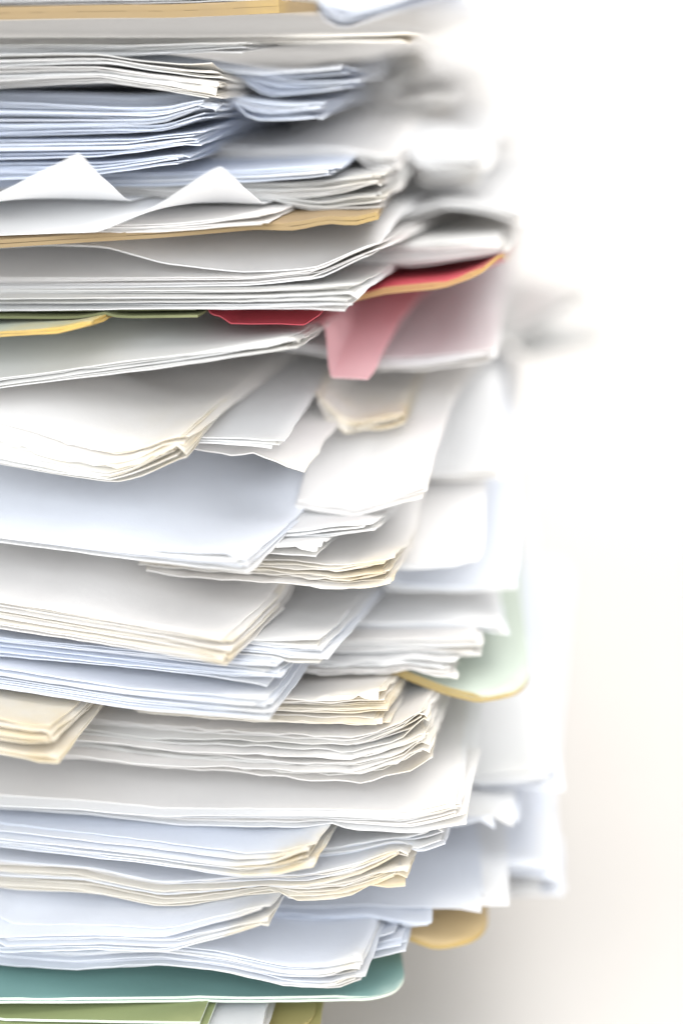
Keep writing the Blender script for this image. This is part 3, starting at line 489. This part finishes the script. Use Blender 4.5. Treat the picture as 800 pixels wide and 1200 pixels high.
    {'yaw': 10, 'n': 10, 'mat': ['grey', 'warm', 'grey'], 'label': 'greyish sheet in the thick ragged bundle behind the turned up corners', 'wear': 0.4, 'curlj': 0.0012, 'fray': 0.0005, 'crumple': 0.0003, 'thick': 0.00026, 'corner': (0.0091, 0.016), 'bot': [(0.1077, 0.2337), (0.0521, 0.2354), (0.0135, 0.2371), (0.0, 0.239)], 'top': [(0.1077, 0.2398), (0.0521, 0.2421), (0.0135, 0.2444), (0.0, 0.2465)], 'body': (0.2431, 0.0112)},
    {'yaw': 8, 'n': 5, 'mat': ['warm', 'white'], 'label': 'pale warm sheet above the sheet with the drooping corner', 'jit': 0.004, 'W': 0.05, 'thick': 0.00026, 'corner': (0.0367, 0.06), 'bot': [(0.0325, 0.2381), (0.0141, 0.2406), (0.0, 0.2415)], 'top': [(0.0325, 0.245), (0.0141, 0.2475), (0.0, 0.2483)], 'body': (0.2472, 0.0108)},
    {'yaw': 10, 'n': 5, 'mat': ['grey', 'blue'], 'label': 'grey sheet in the thin bundle below the blue bundle', 'curlj': 0.001, 'thick': 0.00026, 'corner': (-0.0016, 0.014), 'bot': [(0.0959, 0.2418), (0.0408, 0.2435), (0.0, 0.2458)], 'top': [(0.0959, 0.2448), (0.0408, 0.2465), (0.0, 0.2487)], 'body': (0.2494, 0.0094)},
    {'yaw': 8, 'n': 3, 'mat': ['warm', 'white'], 'label': 'warm white sheet standing out behind the pale blue bundles', 'W': 0.1, 'thick': 0.0004, 'corner': (0.0134, 0.036), 'bot': [(0.0356, 0.2431), (0.0135, 0.2447), (-0.0, 0.2466)], 'top': [(0.0356, 0.2457), (0.0135, 0.2473), (-0.0, 0.2491)], 'body': (0.2516, 0.009)},
    {'yaw': 12, 'n': 4, 'mat': ['blue'], 'label': 'pale blue sheet in the bottom blue bundle', 'thick': 0.00026, 'corner': (-0.0375, 0.008), 'bot': [(0.0578, 0.2449), (0.0205, 0.2468), (0.0, 0.2496)], 'top': [(0.0578, 0.2499), (0.0205, 0.2509), (0.0, 0.2532)], 'body': (0.253, 0.008)},
    {'yaw': 8, 'n': 6, 'mat': ['warm', 'white'], 'label': 'pale warm sheet at the back under the topmost back sheets', 'jit': 0.004, 'W': 0.04, 'thick': 0.00026, 'corner': (0.0288, 0.09), 'bot': [(0.0291, 0.2499), (0.0121, 0.2513), (0.0, 0.2538)], 'top': [(0.0291, 0.2596), (0.0121, 0.2609), (0.0, 0.2634)], 'body': (0.2548, 0.0064)},
    {'yaw': 12, 'n': 5, 'mat': ['blue', 'cool'], 'label': 'pale blue sheet in the middle blue bundle', 'thick': 0.00026, 'corner': (-0.034, 0.008), 'bot': [(0.0615, 0.2509), (0.0177, 0.2522), (0.0, 0.2549)], 'top': [(0.0615, 0.2542), (0.0177, 0.2555), (0.0, 0.2581)], 'body': (0.2574, 0.006)},
    {'yaw': 12, 'n': 6, 'mat': ['blue', 'cool', 'blue'], 'label': 'pale blue sheet in the thick blue bundle under the fanned bundle', 'jit': 0.002, 'thick': 0.00026, 'corner': (-0.0312, 0.009), 'bot': [(0.0647, 0.2552), (0.01, 0.2573), (0.0, 0.2605)], 'top': [(0.0647, 0.264), (0.01, 0.2628), (0.0, 0.2654)], 'body': (0.2596, 0.004)},
    {'yaw': 10, 'n': 3, 'mat': ['blue', 'cool'], 'label': 'pale blue sheet in the stepped bundle beside the thick blue bundle', 'W': 0.2, 'thick': 0.0004, 'corner': (-0.0058, 0.02), 'bot': [(0.048, 0.2582), (0.0154, 0.2592), (0.0, 0.2599)], 'top': [(0.048, 0.262), (0.0154, 0.2629), (0.0, 0.2637)], 'body': (0.2622, 0.0039)},
    {'yaw': 10, 'n': 5, 'mat': ['warm', 'white'], 'label': 'warm white sheet at the far back below the top sheets', 'jit': 0.004, 'W': 0.03, 'thick': 0.00026, 'corner': (0.0209, 0.085), 'bot': [(0.0261, 0.261), (0.0116, 0.2616), (0.0, 0.265)], 'top': [(0.0261, 0.273), (0.0116, 0.2735), (0.0, 0.2769)], 'body': (0.2636, 0.0023)},
    {'yaw': 12, 'n': 7, 'mat': ['warm', 'white', 'grey'], 'label': 'white sheet fanning open at its corner under the top manila folder', 'curl': 0.004, 'curl_r': 0.015, 'curlj': 0.0015, 'wear': 0.5, 'thick': 0.00026, 'corner': (-0.0295, 0.008), 'bot': [(0.0663, 0.267), (0.0419, 0.2684), (0.0289, 0.2689), (0.0117, 0.2666), (0.0, 0.2648)], 'top': [(0.0663, 0.2754), (0.0419, 0.2757), (0.0289, 0.2756), (0.0117, 0.2724), (0.0, 0.2701)], 'body': (0.266, 0.0015)},
    {'yaw': 8, 'n': 3, 'mat': ['blue', 'cool'], 'label': 'pale blue sheet in the upper stepped bundle', 'jit': 0.003, 'W': 0.2, 'thick': 0.0004, 'corner': (0.0021, 0.024), 'bot': [(0.0452, 0.2641), (0.0149, 0.2655), (-0.0, 0.2669)], 'top': [(0.0452, 0.2696), (0.0149, 0.271), (-0.0, 0.2724)], 'body': (0.2689, 0.0014)},
    {'yaw': 12, 'n': 3, 'mat': ['white', 'grey'], 'label': 'white sheet lying over the fanned sheets', 'thick': 0.00026, 'corner': (-0.0226, 0.012), 'bot': [(0.0745, 0.2752), (0.0301, 0.2758), (-0.0, 0.2772)], 'top': [(0.0745, 0.2774), (0.0301, 0.2779), (-0.0, 0.2793)], 'body': (0.2766, 0.0)},
    {'yaw': 8, 'n': 3, 'mat': ['warm', 'cream'], 'label': 'creamy sheet lying level right under the top manila folder', 'wear': 0.5, 'ripple': 0.0001, 'thick': 0.00026, 'corner': (0.0173, 0.02), 'bot': [(0.1157, 0.2781), (0.0496, 0.2782), (-0.0, 0.2789)], 'top': [(0.1157, 0.28), (0.0496, 0.28), (-0.0, 0.2806)], 'body': (0.2786, 0.0)},
    {'type': 'folder', 'name': 'manila_folder', 'yaw': 12, 'mat': 'manila', 'label': 'brown manila folder lying on top of the creamy sheets', 'edge': 'manila_edge', 'thick': 0.0016, 'gap': 0.0002, 'setback': 0.0003, 'corner': (-0.0147, 0.004), 'bot': [(0.0812, 0.2842), (0.0701, 0.2844), (0.0267, 0.285), (0.0, 0.2862)], 'body': (0.2856, 0.0)},
    {'yaw': 8, 'n': 3, 'mat': ['blue', 'cool'], 'label': 'bluish sheet curling upwards near the top manila folder', 'W': 0.13, 'thick': 0.00026, 'corner': (0.0272, 0.04), 'bot': [(0.061, 0.2819), (0.0408, 0.2815), (0.0253, 0.2828), (0.0142, 0.2863), (-0.0, 0.2907)], 'top': [(0.061, 0.2837), (0.0408, 0.2832), (0.0253, 0.2846), (0.0142, 0.2881), (-0.0, 0.2924)], 'body': (0.2877, 0.0)},
    {'yaw': 12, 'n': 4, 'mat': ['white'], 'label': 'white sheet lying on the top manila folder', 'thick': 0.00026, 'corner': (-0.0163, 0.008), 'bot': [(0.0804, 0.288), (0.0255, 0.2887), (0.0, 0.2895)], 'top': [(0.0804, 0.2901), (0.0255, 0.2908), (0.0, 0.2915)], 'body': (0.2891, 0.0)},
]

for i, spec in enumerate(LAYERS):
    (folder if spec.get('type') == 'folder' else bundle)(spec, i)

# the thin sheets between the others: one mass of paper
vv, ff, ww, mm, base = [], [], [], [], 0
for v_, f_, w_, k_ in STUFF:
    vv.append(v_); ff.append(f_ + base); ww.append(w_); mm.append(np.full(len(f_), k_)); base += len(v_)
vv = np.vstack(vv); ff = np.vstack(ff); ww = np.concatenate(ww); mm = np.concatenate(mm)
me = bpy.data.meshes.new('packed_sheets')
me.vertices.add(len(vv)); me.vertices.foreach_set('co', vv.astype(np.float32).ravel())
me.loops.add(ff.size); me.loops.foreach_set('vertex_index', ff.astype(np.int32).ravel())
me.polygons.add(len(ff)); me.polygons.foreach_set('loop_start', np.arange(0, ff.size, 4, dtype=np.int32))
me.polygons.foreach_set('material_index', mm.astype(np.int32))
me.polygons.foreach_set('use_smooth', np.ones(len(ff), dtype=bool))
for k_ in KINDS:
    me.materials.append(M[k_])
at = me.attributes.new('wear', 'FLOAT', 'POINT'); at.data.foreach_set('value', ww.astype(np.float32))
me.update(calc_edges=True); me.validate()
me.set_sharp_from_angle(angle=math.radians(50))
packed = bpy.data.objects.new('packed_sheets', me); COL.objects.link(packed)
packed['kind'] = 'stuff'; packed['category'] = 'paper'
packed['label'] = 'countless thin sheets packed between the larger sheets throughout the pile'
